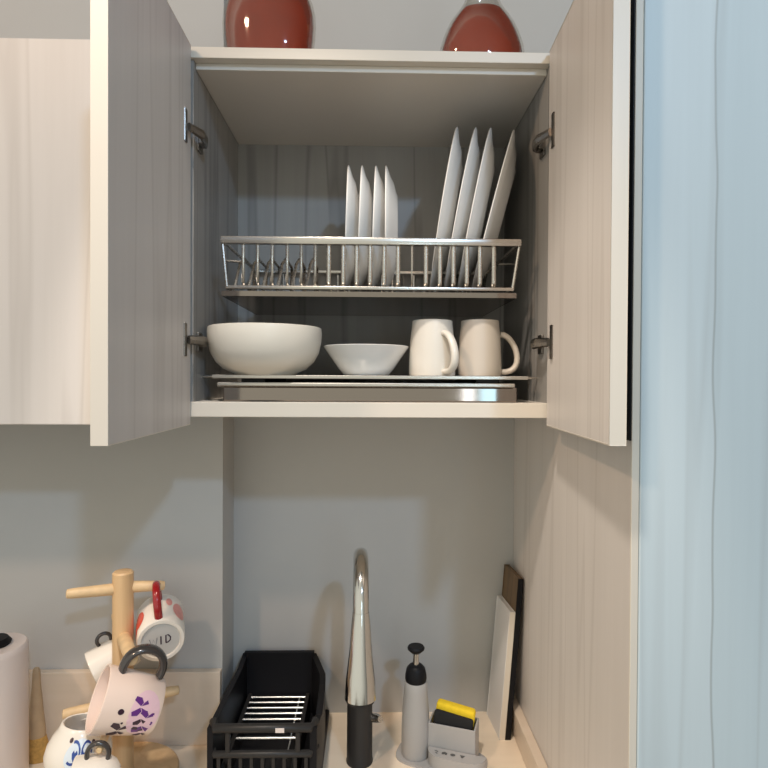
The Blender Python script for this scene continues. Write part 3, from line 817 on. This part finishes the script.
# d) plain white mug on the rear peg
pk = c2 - QD * .070
rd, hdm = .036, .078
A_ = Vector((-.80, -.46, -.38)).normalized()
mc = Vector((pk.x - .002, pk.y - .014, pk.z - rd - .028))
hang('plain white mug with a black handle on the rear peg, half behind the post', mc - A_ * hdm * .5, A_, (-.25, 0, 1), rd, hdm, 'mugwhite', 'greyglaze', hx=.017, taper=.92, hr=.0035, hflat=1.3, h0=.38, h1=.66)

# e) cream mug on the low front peg, only its top inside the picture
c4 = Vector((px_, PY, zp3 + .014)); ED = Vector((.19, -.98, 0)).normalized()
peg(c4 + ED * .012, c4 + ED * .168, .007)
pe = c4 + ED * .152
A_ = Vector((-.95, -.24, .12)).normalized()
re_, he = .035, .068
mc = Vector((pe.x - .004, pe.y - .012, pe.z - re_ - .012))
r = thing('mug', 'cream mug with a black handle, lowest on the tree below the blush mug', 'mug', mat=frame(mc - A_ * he * .5, A_, (.1, 0, 1)), group='mugs on the mug tree')
mug_parts(r, [(.018, 0), (.020, .002), (.028, .008), (.0335, .018), (.0355, .034), (.0350, .05), (.0335, he)], .0035, 'mugwhite', 'greyglaze',
          handle=bez((.033, 0, .020), (.066, 0, .014), (.066, 0, .058), (.0335, 0, .050), 18), hrad=.0038, hflat=1.3)

# ------------------------------------------------------------------ canister and brush at the left edge
cY = 1.07
cx = at(-6, 700, cY).x; rcn = at(24.5, 700, cY).x - cx
z_top = at(0, 645, cY).z
k0 = Vector((cx, cY, ZC + .0004)); hcn = z_top - ZC
can = thing('canister', 'pinkish white round canister with black lid knob at the left edge', 'canister', k0)
MB().lathe([(0, 0), (rcn * .96, 0), (rcn, .004), (rcn, hcn - .012), (rcn * .985, hcn - .004), (rcn * .93, hcn), (0, hcn)], 56).build('body', M['canister'], can, 40)
MB().lathe([(0, hcn), (.026, hcn), (.028, hcn + .004), (.022, hcn + .012), (0, hcn + .013)], 32).build('knob', M['black'], can, 40)

bY = 1.15
bx = at(36.5, 740, bY).x; b0 = Vector((bx, bY, ZC + .0004))
br = thing('brush', 'small wooden handled straw brush standing between canister and mug tree', 'brush', b0)
hz = at(36.5, 668, bY).z - ZC
MB().lathe([(0, .044), (.017, .044), (.0165, .06), (.0125, .10), (.0085, hz * .8), (.007, hz - .004), (.005, hz), (0, hz)], 28, sy=.75).build('handle', M['handlewood'], br, 40)
MB().lathe([(0, 0), (.0245, 0), (.025, .01), (.022, .03), (.018, .045), (0, .046)], 36, sy=.7).build('bristles', M['straw'], br, 40)

# ------------------------------------------------------------------ lift everything to real heights
bpy.context.view_layer.update()
for o in bpy.context.scene.objects:
    if o.parent is None and o.type in {'MESH', 'EMPTY'}: o.location.z += EYE

# ------------------------------------------------------------------ light
def area(name, loc, target, size, power, col, shape='DISK', sy=None):
    l = bpy.data.lights.new(name, 'AREA'); l.shape = shape; l.size = size; l.energy = power; l.color = col
    if sy: l.size_y = sy
    o = bpy.data.objects.new(name, l); C.objects.link(o); o.location = loc
    o.rotation_euler = (Vector(target) - Vector(loc)).to_track_quat('-Z', 'Y').to_euler()
    return o
area('cool_ceiling_lamp', (.86, -1.62, 3.08), (0.1, 1.2, 1.4), .16, 24, (0.46, 0.70, 1.0))
area('warm_ceiling_lamp', (-1.25, -.35, 3.02), (0.1, 1.0, 1.3), .14, 14, (1.0, 0.68, 0.46))
sl = bpy.data.lights.new('added_worktop_spot', 'SPOT'); sl.energy = 78; sl.color = (1.0, 0.88, 0.755); sl.spot_size = R(37); sl.spot_blend = .3; sl.shadow_soft_size = .05
so = bpy.data.objects.new('added_worktop_spot', sl); C.objects.link(so); so.location = (-.24, .20, 2.95); so.rotation_euler = (Vector((.02, 1.15, .85)) - so.location).to_track_quat('-Z', 'Y').to_euler()  # added spot brightening the worktop, cone narrowed to miss the cabinet top
area('room_window', (.93, -2.6, 1.45), (.25, .98, 1.57), .15, 2.2, (.42, .78, 1.0), 'RECTANGLE', .9)
area('room_window_pane', (.76, -2.6, 1.45), (.25, .98, 1.57), .09, 1.5, (.85, .93, 1.0), 'RECTANGLE', .9)
# the rest of the room: brightest in front of the cabinets, dim elsewhere
wd = bpy.data.worlds.new('world'); bpy.context.scene.world = wd; wd.use_nodes = True
nt = wd.node_tree; bg = nt.nodes['Background']
tc = nt.nodes.new('ShaderNodeTexCoord'); dt_ = nt.nodes.new('ShaderNodeVectorMath'); dt_.operation = 'DOT_PRODUCT'; nt.links.new(tc.outputs['Generated'], dt_.inputs[0]); dt_.inputs[1].default_value = (.50, .866, 0)
mr = nt.nodes.new('ShaderNodeMapRange'); mr.interpolation_type = 'SMOOTHSTEP'
mr.inputs['From Min'].default_value = .1; mr.inputs['From Max'].default_value = -1.0; mr.inputs['To Min'].default_value = .08; mr.inputs['To Max'].default_value = .86
nt.links.new(dt_.outputs['Value'], mr.inputs['Value']); nt.links.new(mr.outputs[0], bg.inputs['Strength'])
bg.inputs['Color'].default_value = (1.0, .98, .84, 1)

vs = bpy.context.scene.view_settings
vs.view_transform = 'Standard'; vs.look = 'None'; vs.gamma = 1; vs.use_curve_mapping = False; vs.exposure = 0.0
